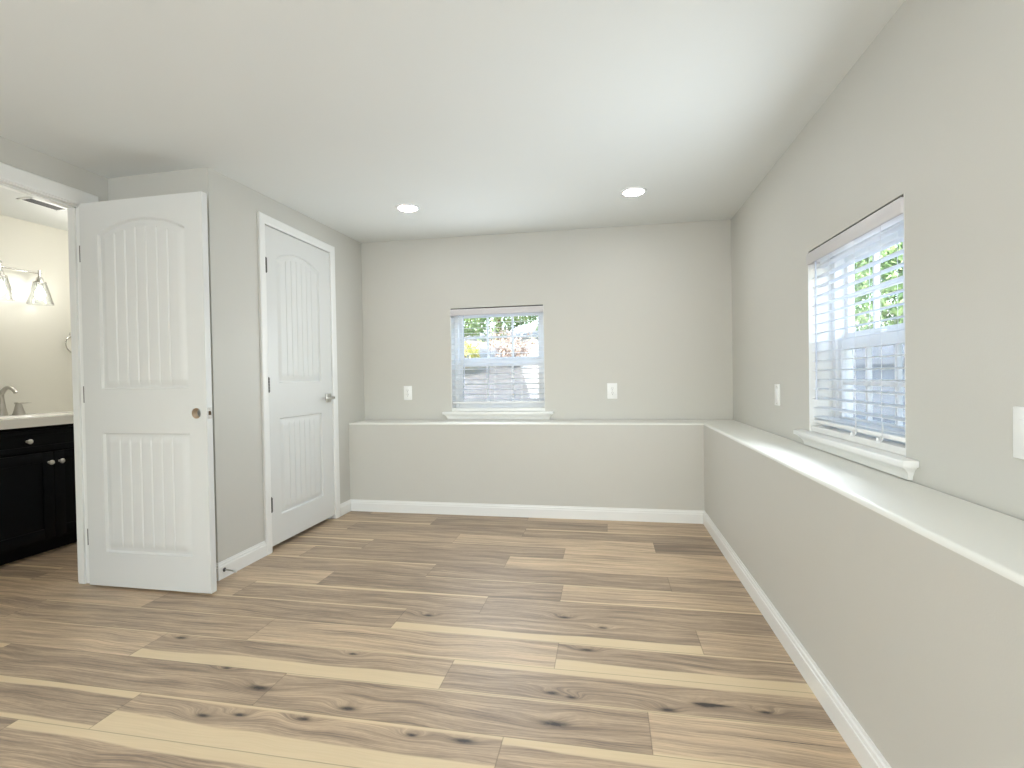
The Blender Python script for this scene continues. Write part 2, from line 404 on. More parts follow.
# path runs with the room on its left-hand side
LPATH = [(XK, YR-.1), (XK, YK), (XC-.002, YK)]; NB, R_ = 5, .014
o = link('wall_ledge', sweep(LPATH, [(0, 0), (0, ZL-R_), (-.262, ZL-R_), (-.262, 0)]), M['wall'], smooth=35)
tag(o, 'knee wall with rounded pale ledge running under both windows', 'wall', kind='structure')
prof = [(-R_+R_*math.cos(a), ZL-R_+R_*math.sin(a)) for a in [math.pi/2*i/NB for i in range(NB+1)]]+[(-.262, ZL), (-.262, ZL-R_)]
o = link('ledge_cap', sweep(LPATH, prof), M['ledge'], o, smooth=35); o['label'] = 'paler semi-gloss ledge top with rounded front edge'
CY0, CY1, CT = 2.766, 3.524, 2.082                    # closet door opening
struct('wall_closet_front', wall_hole(0, XC-.115, XC, YC, YB+.05, 0, TOP, [(CY0, CY1, -.01, CT)]), M['wall'], 'greige closet wall holding the closed panel door', 'wall')
struct('wall_closet_side', wall_hole(1, YC, YC+.115, XL-.02, XC-.115, 0, TOP, []), M['wall'], 'narrow greige closet wall behind the open door', 'wall')
BY0, BY1, BT = 1.425, 2.2065, 2.062                    # bathroom doorway
struct('wall_left', wall_hole(0, XLB, XL, YR-.15, YB+.05, 0, TOP, [(BY0, BY1, -.01, BT)]), M['wall'], 'greige left wall around the bathroom doorway', 'wall')
struct('wall_closet_back', wall_hole(1, YB, YB+.1, XLB, XC-.2, 0, TOP, []), M['drywall'], 'inside back wall of the closet behind the closed door', 'wall')
RD = (-1.85, -.75)
struct('wall_rear', wall_hole(1, YR-.15, YR, XLB, XR+.18, 0, TOP, [(RD[0], RD[1], 0, 2.1)]), M['wall'], 'greige wall behind the viewpoint with opening for the added glass door', 'wall')
struct('wall_bathroom_vanity', wall_hole(0, XV-.1, XV, YN-.1, YE+.1, 0, TOP, []), M['bathwall'], 'pale bathroom wall behind vanity and light bar', 'wall')
struct('wall_bathroom_end', wall_hole(1, YE, YE+.1, XV, XLB, 0, TOP, []), M['bathwall'], 'pale far end wall of the bathroom', 'wall')
struct('wall_bathroom_near', wall_hole(1, YN-.1, YN, XV, XLB, 0, TOP, []), M['bathwall'], 'pale near end wall of the bathroom', 'wall')

# ------------------------------------------------------------------ baseboards and casings
BH = .093
BP = [(0, 0), (.0140, 0), (.0140, BH-.026), (.0105, BH-.0245), (.0095, BH-.012), (.0055, BH-.009), (.0045, BH), (0, BH)]
def base(name, path, label): return struct(name, sweep(path, BP), M['trim'], label, 'baseboard', smooth=30)
base('baseboard_right', [(XK, YR), (XK, YK), (XC, YK), (XC, 3.583)], 'white baseboard running along the ledge wall, right and far side')
base('baseboard_closet', [(XC, 2.711), (XC, YC), (XL, YC)], 'short white baseboard left of the closed closet door')
base('baseboard_left', [(XL, BY0-.075), (XL, YR)], 'white baseboard along the left wall before the doorway')
def casing_prof(w): return [(0, 0), (.010, 0), (.0135, .008), (.0165, .022), (.0165, w-.006), (.0125, w), (0, w)]   # (out from wall, across from inner edge)
def casing(name, x, y0, y1, top, w, side, label, zb=0.):
    """three-sided mitred casing on a wall of constant x, projecting to +x (side=1) or -x"""
    bm = bmesh.new(); cp = casing_prof(w); rings = []
    for (dy, dz, y, z) in ((-1, 0, y0, zb), (-1, 1, y0, top), (1, 1, y1, top), (1, 0, y1, zb)):
        rings.append([bm.verts.new((x+side*o, y+dy*a, z+dz*a)) for o, a in cp])
    k = len(cp)
    for A, B in zip(rings, rings[1:]):
        for j in range(k): bm.faces.new((A[j], A[(j+1) % k], B[(j+1) % k], B[j]))
    bm.faces.new(rings[0]); bm.faces.new(rings[-1][::-1])
    return struct(name, bm, M['trim'], label, 'door casing', smooth=30)
casing('trim_1', XC, 2.771, 3.521, 2.079, .058, 1, 'white casing around the closed closet door')
casing('trim_2', XL, BY0+.012, BY1-.012, BT-.012, .075, 1, 'white casing around the open bathroom doorway')
casing('trim_3', XLB, BY0+.012, BY1-.012, BT-.012, .066, -1, 'white casing on the bathroom side of the doorway')
def jamb(name, xa, xb, y0, y1, top, stop_x, label):
    bs = [((xa, y0-.001, .0), (xb, y0+.018, top)), ((xa, y1-.018, .0), (xb, y1+.001, top)), ((xa, y0, top-.018), (xb, y1, top+.001)),
          ((stop_x[0], y0+.018, .0), (stop_x[1], y0+.029, top-.018)), ((stop_x[0], y1-.029, .0), (stop_x[1], y1-.018, top-.018)), ((stop_x[0], y0+.018, top-.025), (stop_x[1], y1-.018, top-.018))]
    return struct(name, boxes(*bs), M['trim'], label, 'door jamb')
jamb('trim_4', XLB, XL, BY0, BY1, BT, (XL-.075, XL-.037), 'white jamb and stop lining the bathroom doorway')
# thin jamb of the closet door (the slab almost fills its opening)
struct('trim_5', boxes(((XC-.115, CY0-.001, 0), (XC, CY0+.003, CT)), ((XC-.115, CY1-.003, 0), (XC, CY1+.001, CT)), ((XC-.115, CY0, CT-.003), (XC, CY1, CT+.001)),
       ((XC-.06, CY0, 0), (XC-.04, CY0+.014, CT)), ((XC-.06, CY1-.014, 0), (XC-.04, CY1, CT)), ((XC-.06, CY0, CT-.014), (XC-.04, CY1, CT))), M['trim'], 'white jamb lining the closet doorway', 'door jamb')

# ------------------------------------------------------------------ moulded two-panel doors (plank panels, arched top panel)
def door_mesh(w, h, thick, px0, px1, flip):
    """local: x across, z up, front face at y=0 looking to -y; both faces moulded"""
    lo, hi = (.182, .812), (1.045, 1.858); sag = .068; n_plank = 7
    hw = (px1-px0)/2; Rr = (hw*hw+sag*sag)/(2*sag); xc = (px0+px1)/2; zc = hi[1]+sag-Rr
    def depth(x, z):
        d = 0.
        for (z0, z1, arch) in ((lo[0], lo[1], False), (hi[0], hi[1], True)):
            s = min(x-px0, px1-x, z-z0, (Rr-math.hypot(x-xc, z-zc)) if arch else z1-z)
            if s <= 0: continue
            if s < .006: d = .012*s/.006
            elif s < .013: d = .012
            elif s < .042: d = .012-.010*(s-.013)/.029
            else:
                d = .0020; fw_ = (px1-px0-.084)/n_plank; q = (x-px0-.042)/fw_; dist = abs(q-round(q))*fw_
                if 0 < round(q) < n_plank and dist < .0052: d = .0020+.0045*(1-dist/.0052)
        return d
    xs = set([0, w]); k = int(w/.012)
    for i in range(k+1): xs.add(round(w*i/k, 5))
    for b in (0, .006, .013, .042): xs.add(round(px0+b, 5)); xs.add(round(px1-b, 5))
    fw_ = (px1-px0-.084)/n_plank
    for i in range(1, n_plank):
        for dd in (-.0052, 0, .0052): xs.add(round(px0+.042+i*fw_+dd, 5))
    zs = set([0, h]); k = int(h/.03)
    for i in range(k+1): zs.add(round(h*i/k, 5))
    for z0, z1 in (lo, hi):
        for b in (0, .006, .013, .042): zs.add(round(z0+b, 5)); zs.add(round(z1-b, 5))
    z = hi[1]-.06
    while z < hi[1]+sag+.006: zs.add(round(z, 5)); z += .0035
    def thin(s, ends):
        out = []
        for v in sorted(s):
            if out and v-out[-1] < .0012:
                continue
            out.append(v)
        out[-1] = ends
        return out
    xs, zs = thin(xs, w), thin(zs, h)
    bm = bmesh.new()
    A = [[bm.verts.new((x, depth(x, z), z)) for z in zs] for x in xs]
    B = [[bm.verts.new((x, thick-depth(x, z), z)) for z in zs] for x in xs]
    for i in range(len(xs)-1):
        for j in range(len(zs)-1):
            bm.faces.new((A[i][j], A[i+1][j], A[i+1][j+1], A[i][j+1])); bm.faces.new((B[i][j], B[i][j+1], B[i+1][j+1], B[i+1][j]))
    for j in range(len(zs)-1):
        bm.faces.new((A[0][j], A[0][j+1], B[0][j+1], B[0][j])); bm.faces.new((A[-1][j], B[-1][j], B[-1][j+1], A[-1][j+1]))
    for i in range(len(xs)-1):
        bm.faces.new((A[i][0], B[i][0], B[i+1][0], A[i+1][0])); bm.faces.new((A[i][-1], A[i+1][-1], B[i+1][-1], B[i][-1]))
    if flip:
        for v in bm.verts: v.co.x = w-v.co.x
    bmesh.ops.recalc_face_normals(bm, faces=bm.faces[:])
    return bm
def drill(o, cx, cz, r, thick, edge_x):
    """bore the round lock hole, and the latch hole from the edge, through a door slab"""
    for rad, a, b, T in ((r, -.02, thick+.02, Matrix.Translation((cx, 0, cz)) @ Matrix.Rotation(-math.pi/2, 4, 'X')),
                         (.0115, 0, edge_x+.02-cx, Matrix.Translation((cx, thick/2, cz)) @ Matrix.Rotation(math.pi/2, 4, 'Y'))):
        cut = bmesh.new(); lathe(cut, [(rad, a), (rad, b)], T, 40)
        c = link('cutter', cut, M['rawwood']); c.matrix_world = o.matrix_world.copy()
        bpy.context.view_layer.update(); c.parent = o.parent; c.location = o.location
        md = o.modifiers.new('bore', 'BOOLEAN'); md.operation = 'DIFFERENCE'; md.object = c; md.solver = 'EXACT'
        bpy.context.view_layer.update()
        dg = bpy.context.evaluated_depsgraph_get(); me = bpy.data.meshes.new_from_object(o.evaluated_get(dg))
        o.modifiers.clear(); old = o.data; o.data = me; bpy.data.meshes.remove(old)
        cm = c.data; bpy.data.objects.remove(c); bpy.data.meshes.remove(cm)
    if len(me.materials) < 2: me.materials.append(M['rawwood'])
    for p in me.polygons:
        inside = all(math.hypot(me.vertices[v].co.x-cx, me.vertices[v].co.z-cz) < r*1.01 for v in p.vertices)
        latch = p.center.x > cx and all(math.hypot(me.vertices[v].co.y-thick/2, me.vertices[v].co.z-cz) < .0118 for v in p.vertices)
        p.material_index = 1 if inside or latch else 0
    me.polygons.foreach_set('use_smooth', [True]*len(me.polygons)); me.set_sharp_from_angle(angle=math.radians(24))

# open bathroom door: hinged at the far jamb, standing square to the left wall
DW, DZ0, DHT, DTH, DY = .752, .013, 2.030, .035, 2.1495
d1 = empty('door_1', (-2.734, DY, 0)); tag(d1, 'white panel door standing open beside the bathroom doorway', 'door', kind='structure')
slab = link('door_slab', door_mesh(DW, DHT, DTH, .112, .648, False), M['door'], d1, smooth=24); slab.location = (0, 0, DZ0)
drill(slab, DW-.062, .928-DZ0, .027, DTH, DW)
lp = boxes(((DW-.001, DTH/2-.0125, .900), (DW+.0015, DTH/2+.0125, .916)), ((DW-.001, DTH/2-.0125, .942), (DW+.0015, DTH/2+.0125, .957)),
           ((DW-.001, DTH/2-.0125, .916), (DW+.0015, DTH/2-.0085, .942)), ((DW-.001, DTH/2+.0085, .916), (DW+.0015, DTH/2+.0125, .942)))
for z in (.906, .951): lathe(lp, [(.004, 0), (.003, .0012)], Matrix.Translation((DW+.0014, DTH/2, z)) @ Matrix.Rotation(math.pi/2, 4, 'Y'), 12)
o = link('latch_plate', lp, M['nickel'], d1); o['label'] = 'nickel latch face plate in the door edge'
for z in (1.79, 1.03, .255):
    bm = bmesh.new()
    for i in range(5):
        a = z-.0445+.089*i/5; lathe(bm, [(.006, a+.0004), (.006, a+.0174)], Matrix.Translation((-.012, DTH+.008, 0)), 14)
    box(bm, (-.0018, .010, z-.0445), (.0004, DTH+.006, z+.0445)); box(bm, (-.053, DTH+.0020, z-.0445), (-.006, DTH+.0045, z+.0445))
    link('hinge', bm, M['darknickel'], d1, smooth=35)

# closed closet door
KW, KZ0, KH = .746, .030, 2.044
d2 = empty('door_2', (XC, 2.772, 0)); tag(d2, 'closed white panel door in the closet wall', 'door', kind='structure')
bm = door_mesh(KW, KH, .035, .112, .600, False)
slab2 = link('door_slab', bm, M['door'], d2, smooth=24); slab2.location = (-.0005, 0, KZ0); slab2.rotation_euler = (0, 0, math.pi/2)
for z in (1.819, 1.062, .30):
    bm = bmesh.new()
    for i in range(5):
        a = z-.0445+.089*i/5; lathe(bm, [(.008, a+.0004), (.008, a+.0174)], Matrix.Translation((.010, -.001, 0)), 14)
    for q in (-.0445, .0445): lathe(bm, [(.006, z+q), (.003, z+q+(.006 if q > 0 else -.006))], Matrix.Translation((.010, -.001, 0)), 12)
    box(bm, (-.0005, -.004, z-.0445), (.0026, .012, z+.0445))
    link('hinge', bm, M['darknickel'], d2, smooth=35)
hd = boxes(((.0005, KW-.060-.033, .95-.033), (.009, KW-.060+.033, .95+.033)), bev=.002)
ro = link('rose', hd, M['nickel'], d2, smooth=35)
bm = bmesh.new(); lathe(bm, [(.011, .008), (.011, .05)], Matrix.Translation((0, KW-.060, .95)) @ Matrix.Rotation(math.pi/2, 4, 'Y'), 18)
box(bm, (.041, KW-.060-.108, .940), (.055, KW-.060+.013, .961), .003)
o = link('lever', bm, M['nickel'], d2, smooth=35)
bm = bmesh.new(); lathe(bm, [(.004, .055), (.0035, .0565)], Matrix.Translation((0, KW-.060, .95)) @ Matrix.Rotation(math.pi/2, 4, 'Y'), 14)
link('privacy_pin', bm, M['darknickel'], d2, smooth=35)

# unseen glazed door added behind the viewpoint to let daylight in
dg_ = empty('added_door', ((RD[0]+RD[1])/2, YR-.08, 0)); tag(dg_, 'wide white framed glass door added behind the viewpoint to let in light', 'door', kind='structure')
hw = (RD[1]-RD[0])/2
link('door_frame', boxes(((-hw, -.05, 0), (-hw+.08, .05, 2.1)), ((hw-.08, -.05, 0), (hw, .05, 2.1)), ((-.05, -.05, 0), (.05, .05, 2.1)), ((-hw, -.05, 2.0), (hw, .05, 2.1)), ((-hw, -.05, 0), (hw, .05, .1)), bev=.004), M['vinyl'], dg_)
link('glass', boxes(((-hw+.07, -.004, .09), (hw-.07, .004, 2.01))), M['glass'], dg_)

# ------------------------------------------------------------------ windows: built in (u, w, z): u along the wall, w out through it
def mapper(kind):
    if kind == 'far': return Matrix(((1, 0, 0, 0), (0, 1, 0, YB), (0, 0, 1, 0), (0, 0, 0, 1)))
    return Matrix(((0, 1, 0, XR), (-1, 0, 0, 0), (0, 0, 1, 0), (0, 0, 0, 1)))
def put(o, T, root): o.parent = root; return o
def window(name, T, u0, u1, z0, z1, label):
    root = empty(name); root.matrix_world = T; tag(root, label, 'window', kind='structure')
    def P(nm, bm, m, lab=None, smooth=None, par=None):
        o = link(nm, bm, m, par or root, smooth)
        if lab: o['label'] = lab
        return o
    t = .004
    P('jamb_liner', boxes(((u0, .0, z0), (u0+t, .125, z1)), ((u1-t, .0, z0), (u1, .125, z1)), ((u0, .03, z1-.002), (u1, .125, z1)), ((u0, .0, z0-.02), (u1, .125, z0))), M['trim'])
    P('sill_board', boxes(((u0+t, .005, z0+.0025), (u1-t, .05, z0+.028)), bev=.002), M['trim'])
    fw_ = .034; a0, a1 = u0+t, u1-t; b0, b1 = z0, z1-t
    P('window_frame', boxes(((a0, .10, b0), (a0+fw_, .178, b1)), ((a1-fw_, .10, b0), (a1, .178, b1)), ((a0, .10, b1-fw_), (a1, .178, b1)), ((a0, .10, b0), (a1, .178, b0+.03)), bev=.0015), M['vinyl'])
    s0, s1 = a0+fw_, a1-fw_; zm = 1.215
    def sash(nm, w0, w1, q0, q1, rb, rtp, r_side):
        s = P(nm, boxes(((s0-.006, w0, q0), (s0+r_side, w1, q1)), ((s1-r_side, w0, q0), (s1+.006, w1, q1)), ((s0+.003, w0+.0004, q0), (s1-.003, w1-.0004, q0+rb)), ((s0+.003, w0+.0004, q1-rtp), (s1-.003, w1-.0004, q1)), bev=.002), M['vinyl'])
        g0, g1, h0, h1 = s0+r_side, s1-r_side, q0+rb, q1-rtp; wm = (w0+w1)/2
        P('pane', boxes(((g0-.004, wm-.002, h0-.004), (g1+.004, wm+.002, h1+.004))), M['glass'], par=s)
        m_ = .008; bs = []
        for i in (1, 2): bs.append(((g0+(g1-g0)*i/3-m_, wm-.009, h0), (g0+(g1-g0)*i/3+m_, wm+.009, h1)))
        bs.append(((g0, wm-.0085, (h0+h1)/2-m_), (g1, wm+.0085, (h0+h1)/2+m_)))
        P('muntin_grid', boxes(*bs), M['vinyl'], par=s)
        return s
    sash('upper_sash', .142, .168, zm-.012, b1-fw_+.002, .058, .03, .03)
    ls = sash('lower_sash', .112, .138, b0+.028, zm+.022, .05, .055, .03)
    P('sash_lock', boxes((((u0+u1)/2-.025, .104, zm+.020), ((u0+u1)/2+.025, .13, zm+.030)), bev=.003), M['plate'], par=ls)
    P('insect_screen', boxes(((s0, .1725, b0+.03), (s1, .1735, zm))), M['screen'], 'grey insect screen over the lower sash')
    # stool and moulded apron
    hs = .072
    P('window_stool', boxes(((u0-hs, -.048, z0-.022), (u1+hs, .0, z0+.001)), ((u0, -.001, z0-.022), (u1, .10, z0+.001)), bev=.004), M['trim'], smooth=35)
    bm = bmesh.new(); pr = [(.036, z0-.022, .058), (.034, z0-.028, .056), (.026, z0-.034, .048), (.018, z0-.045, .042), (.013, z0-.056, .036), (.012, ZL+.004, .034)]
    rings = []
    for o_, z, e in pr: rings.append([bm.verts.new(c) for c in ((u0-e, 0, z), (u0-e, -o_, z), (u1+e, -o_, z), (u1+e, 0, z))])
    for A, B in zip(rings, rings[1:]):
        for j in range(4): bm.faces.new((A[j], A[(j+1) % 4], B[(j+1) % 4], B[j]))
    bm.faces.new(rings[0]); bm.faces.new(rings[-1][::-1])
    P('apron_moulding', bm, M['trim'], smooth=30)
    return root
def blind(T, u0, u1, z0, z1, zrail, wand_u, wand_z, cords, tassel, label, grp):
    root = empty('window_blind'); root.matrix_world = T; tag(root, label, 'blind', group=grp)
    def P(nm, bm, m, lab=None, smooth=None, par=None):
        o = link(nm, bm, m, par or root, smooth)
        if lab: o['label'] = lab
        return o
    e = .007; a, b = u0+e, u1-e
    # valance with rounded ends and a slim return
    bm = boxes(((u0+.003, -.010, z1-.064), (u1-.003, .004, z1-.009)), bev=.0065); box(bm, (u0+.003, .004, z1-.06), (u0+.009, .05, z1-.011)); box(bm, (u1-.009, .004, z1-.06), (u1-.003, .05, z1-.011))
    P('valance', bm, M['steel'], 'pale grey valance across the blind top', smooth=35)
    P('head_rail', boxes(((a, .012, z1-.05), (b, .066, z1-.014)), bev=.001), M['vinyl'])
    P('shadow_gap_strip', boxes(((u0+.005, .005, z1-.0135), (u1-.005, .06, z1-.0025))), M['slot'], 'dark strip standing for the shadow gap above the valance')  # dark strip takes the place of the shaded gap over the valance
    n = int(round((z1-.075-zrail-.03)/.0435)); bm = bmesh.new(); tilt = math.radians(5)
    zt = z1-.082; step = (zt-(zrail+.030))/n
    for i in range(n+1):
        zc = zt-i*step; ring = []
        for q in range(7):
            s = -1+2*q/6; w = .040+.0245*s; crown = .0016*(1-s*s)
            ring.append((w, zc+math.tan(tilt)*.0245*s+crown))
        top = [(w, z+.0013) for w, z in ring]; bot = [(w, z-.0013) for w, z in ring][::-1]; pr = top+bot
        A = [bm.verts.new((a, w, z)) for w, z in pr]; B = [bm.verts.new((b, w, z)) for w, z in pr]; k = len(pr)
        for j in range(k): bm.faces.new((A[j], A[(j+1) % k], B[(j+1) % k], B[j]))
        bm.faces.new(A); bm.faces.new(B[::-1])
    P('slats', bm, M['slat'], smooth=35)
    P('bottom_rail', boxes(((a, .016, zrail), (b, .066, zrail+.017)), bev=.004), M['vinyl'], smooth=35)
    for cu in cords:
        bm = bmesh.new()
        for w in (.0135, .0665): tube(bm, [(cu, w, zrail+.01), (cu, w, z1-.05)], .0009, 6)
        for i in range(n+1): tube(bm, [(cu+.004, .0135, zt-i*step-.004), (cu+.004, .0665, zt-i*step)], .0006, 5)
        P('ladder_cord', bm, M['cord'])
    bm = bmesh.new(); tube(bm, [(wand_u, .004, wand_z), (wand_u, .004, wand_z+.05), (wand_u, .005, z1-.05)], [.0055, .004, .0038], 10); tube(bm, [(wand_u, .005, z1-.052), (wand_u, .022, z1-.036)], .002, 8)
    P('tilt_wand', bm, M['darkwand'] , smooth=60)
    if tassel:
        for cu in cords[-2:]:
            bm = bmesh.new(); pts = []
            for i in range(28):
                an = i*.55; pts.append((cu+.016*math.sin(an)+.004*math.sin(an*.37), .008+.004*math.cos(an*1.3), zrail-.004+.016*math.cos(an*.8)))
            tube(bm, pts, .0016, 6); tube(bm, [(cu+.01, .01, zrail+.055), (cu+.018, .008, zrail+.03), (cu+.004, .008, zrail+.005)], .0013, 6)
            lathe(bm, [(.002, -.03), (.005, -.026), (.004, -.008), (.001, -.004)], Matrix.Translation((cu-.014, .006, zrail+.006)), 10)
            P('lift_cord', bm, M['cord'], 'white lift cord knotted at the bottom rail', smooth=60)
    return root
M['darkwand'] = mat('translucent_wand', (.62, .67, .78), .25)
TF, TR = mapper('far'), mapper('right')
window('window_1', TF, W1['u0'], W1['u1'], W1['z0'], W1['z1'], 'small white sash window in the far wall above the ledge')
window('window_2', TR, -W2['y1'], -W2['y0'], W2['z0'], W2['z1'], 'white sash window in the right-hand wall above the ledge')
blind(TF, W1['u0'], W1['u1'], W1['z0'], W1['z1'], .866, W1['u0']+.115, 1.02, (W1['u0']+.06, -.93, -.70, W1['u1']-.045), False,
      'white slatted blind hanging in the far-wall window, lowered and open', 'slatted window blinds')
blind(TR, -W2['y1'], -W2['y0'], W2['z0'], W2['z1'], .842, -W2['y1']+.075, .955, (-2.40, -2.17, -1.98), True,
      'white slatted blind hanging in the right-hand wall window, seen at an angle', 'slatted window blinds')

# ------------------------------------------------------------------ wall plates
def outlet(T, u, z, w, h, label, cat, switch, grp):
    root = empty('wall_switch' if switch else 'wall_outlet'); root.matrix_world = T @ Matrix.Translation((u, 0, z)); tag(root, label, cat, group=grp)
    link('cover_plate', boxes(((-w/2, -.0065, -h/2), (w/2, 0.001, h/2)), bev=.0025), M['plate'], root, smooth=35)
    if switch:
        o = link('rocker', boxes(((-.0165, -.0100, -.033), (.0165, -.004, .033)), bev=.0018), M['plate'], root, smooth=35)
    else:
        for s in (1, -1):
            bm = bmesh.new(); lathe(bm, [(.0165, 0), (.0165, .0025), (.015, .0035)], Matrix.Translation((0, -.0055, s*.0195)) @ Matrix.Rotation(math.pi/2, 4, 'X'), 24)
            rc = link('receptacle', bm, M['plate'], root, smooth=35)
            link('socket_slots', boxes(((-.0075, -.0096, s*.0195+.001), (-.0055, -.0089, s*.0195+.009)), ((.0055, -.0096, s*.0195+.001), (.0075, -.0089, s*.0195+.009)), ((-.002, -.0096, s*.0195-.010), (.002, -.0089, s*.0195-.006))), M['slot'], rc)
    bm = bmesh.new()
    for s in ((.048, -.048) if switch else (0,)): lathe(bm, [(.003, 0), (.0022, .0012)], Matrix.Translation((0, -.0064, s)) @ Matrix.Rotation(math.pi/2, 4, 'X'), 12); link('screw', bm, M['nickel'], root); bm = bmesh.new()
    bm.free()
    return root
outlet(TF, -1.6975, .9635, .074, .122, 'white outlet plate on the far wall, left of the window', 'outlet', False, 'outlets on the far wall')
outlet(TF, .0425, .960, .079, .126, 'white outlet plate on the far wall, right of the window', 'outlet', False, 'outlets on the far wall')
outlet(TR, -3.026, .958, .076, .122, 'slim-looking white wall plate on the right-hand wall beyond the window', 'wall plate', True, 'plates on the right wall')
outlet(TR, -1.333, .932, .080, .122, 'white wall plate cut by the right edge of the photo', 'wall plate', True, 'plates on the right wall')

# ------------------------------------------------------------------ recessed lamps
def downlight(x, y, label):
    a = min(1, max(0, (XR-x)/(XR-XC))); b_ = min(1, max(0, (y-YC)/(YB-YC))); z = H+(a*(b_*.030-(1-b_)*.010) if y > 1.2 else 0)
    root = empty('recessed_light', (x, y, z)); tag(root, label, 'ceiling light', group='recessed ceiling lights')
    bm = bmesh.new(); lathe(bm, [(.064, -.002), (.066, -.007), (.078, -.0065), (.083, -.003), (.084, .002), (.060, .002)], None, 40, False)
    link('trim_ring', bm, M['plate'], root, smooth=35)
    bm = bmesh.new(); lathe(bm, [(.0, -.0068), (.03, -.0066), (.055, -.0056), (.0655, -.0035), (.0655, .0)], None, 40)
    o = link('lens', bm, M['lens'], root, smooth=60); o['label'] = 'glowing warm white lens'
    return root
downlight(-1.335, 3.236, 'lit round recessed ceiling light nearer the closet, left of the two')
downlight(.188, 3.283, 'lit round recessed ceiling light nearer the right wall, right of the two')
for (x, y) in ((-1.335, .75), (.188, .75), (-1.335, -1.6), (.188, -1.6)):
    # unseen fill lights added along the ceiling behind the viewpoint
    area('added_ceiling_fill', (x, y, H-.012), (0, 0, 0), .13, .13, 2.2, (.93, .97, 1), 'DISK')

# ------------------------------------------------------------------ door stop on the closet baseboard
ds = empty('door_stop', (XC+.0135, 2.365, .046)); tag(ds, 'small metal door stop with white tip on the baseboard', 'door stop')
bm = bmesh.new(); lathe(bm, [(.011, 0), (.011, .003), (.007, .006), (.004, .008)], Matrix.Rotation(math.pi/2, 4, 'Y'), 18)
link('base', bm, M['darknickel'], ds, smooth=35)
bm = bmesh.new(); tube(bm, [(.006+.001*i, 0, -.00001*i*i/8) for i in range(0, 58, 3)], .0042, 12)
link('rod', bm, M['nickel'], ds, smooth=60)
bm = bmesh.new(); lathe(bm, [(.006, 0), (.0075, .003), (.0075, .014), (.005, .018)], Matrix.Translation((.060, 0, -.004)) @ Matrix.Rotation(math.pi/2+.1, 4, 'Y'), 16)
o = link('rubber_tip', bm, M['rubber'], ds, smooth=40); o['label'] = 'white rubber tip'

# ------------------------------------------------------------------ bathroom
VY, VX = 2.575, -3.548                                # vanity centre line along the wall, cabinet front
vc = empty('vanity_cabinet', (VX, VY, 0)); tag(vc, 'black vanity cabinet with pale round knobs in the bathroom', 'cabinet')
hw = .53; CB = -.50                                   # half width, back of the cabinet
link('body', boxes(((CB, -hw, .09), (-.002, -hw+.018, .8268)), ((CB, hw-.018, .09), (-.002, hw, .8268)), ((CB, -hw+.01, .09), (CB+.012, hw-.01, .8268)), ((CB, -hw+.01, .09), (-.002, hw-.01, .11)), ((-.02, -hw+.01, .10), (-.002, hw-.01, .8268)), ((CB, -hw, 0), (-.06, hw, .09)), bev=.001), M['black'], vc, smooth=35)
def shaker(name, y0, y1, z0, z1, rail):
    bm = boxes(((0, y0, z0), (.018, y0+rail, z1)), ((0, y1-rail, z0), (.018, y1, z1)), ((0, y0+rail, z0), (.018, y1-rail, z0+rail)), ((0, y0+rail, z1-rail), (.018, y1-rail, z1)), bev=.0012)
    box(bm, (0, y0+rail-.002, z0+rail-.002), (.0095, y1-rail+.002, z1-rail+.002)); return link(name, bm, M['black'], vc, smooth=35)
def knob(par, y, z):
    bm = bmesh.new(); lathe(bm, [(.008, 0), (.005, .004), (.0045, .014), (.010, .019), (.0145, .023), (.0155, .028), (.013, .032), (.006, .0335)], Matrix.Translation((.017, y, z)) @ Matrix.Rotation(math.pi/2, 4, 'Y'), 22)
    o = link('knob', bm, M['knob'], par, smooth=40); o['label'] = 'pale round nickel knob'
dr = shaker('drawer', -hw+.012, hw-.012, .668, .806, .034)
knob(dr, -.148, .737); knob(dr, .148, .737)
dl = shaker('door', -hw+.012, -.0018, .105, .655, .062); knob(dl, -.031, .589)
dr_ = shaker('door', .0018, hw-.012, .105, .655, .062); knob(dr_, .031, .589)

# countertop with a shallow integral basin
bm = bmesh.new(); nx, ny = 28, 48; x0, x1, y0, y1 = XV+.002, -3.502, 2.03, 3.12; zt = .884; g = []
for i in range(nx+1):
    row = []
    for j in range(ny+1):
        x = x0+(x1-x0)*i/nx; y = y0+(y1-y0)*j/ny
        q = ((x+3.755)/.155)**2+((y-VY)/.235)**2
        row.append(bm.verts.new((x, y, zt-(.11*(1-q)**.5 if q < 1 else 0))))
    g.append(row)
for i in range(nx):
    for j in range(ny): bm.faces.new((g[i][j], g[i+1][j], g[i+1][j+1], g[i][j+1]))
edge = [g[i][0] for i in range(nx+1)]+[g[nx][j] for j in range(1, ny+1)]+[g[i][ny] for i in range(nx-1, -1, -1)]+[g[0][j] for j in range(ny-1, 0, -1)]
lowr = [bm.verts.new((v.co.x, v.co.y, .827)) for v in edge]; k = len(edge)
for i in range(k): bm.faces.new((edge[i], edge[(i+1) % k], lowr[(i+1) % k], lowr[i]))
bm.faces.new(lowr)
ct = link('countertop', bm, M['stone'], smooth=35); tag(ct, 'white countertop with sink on the black vanity', 'countertop')

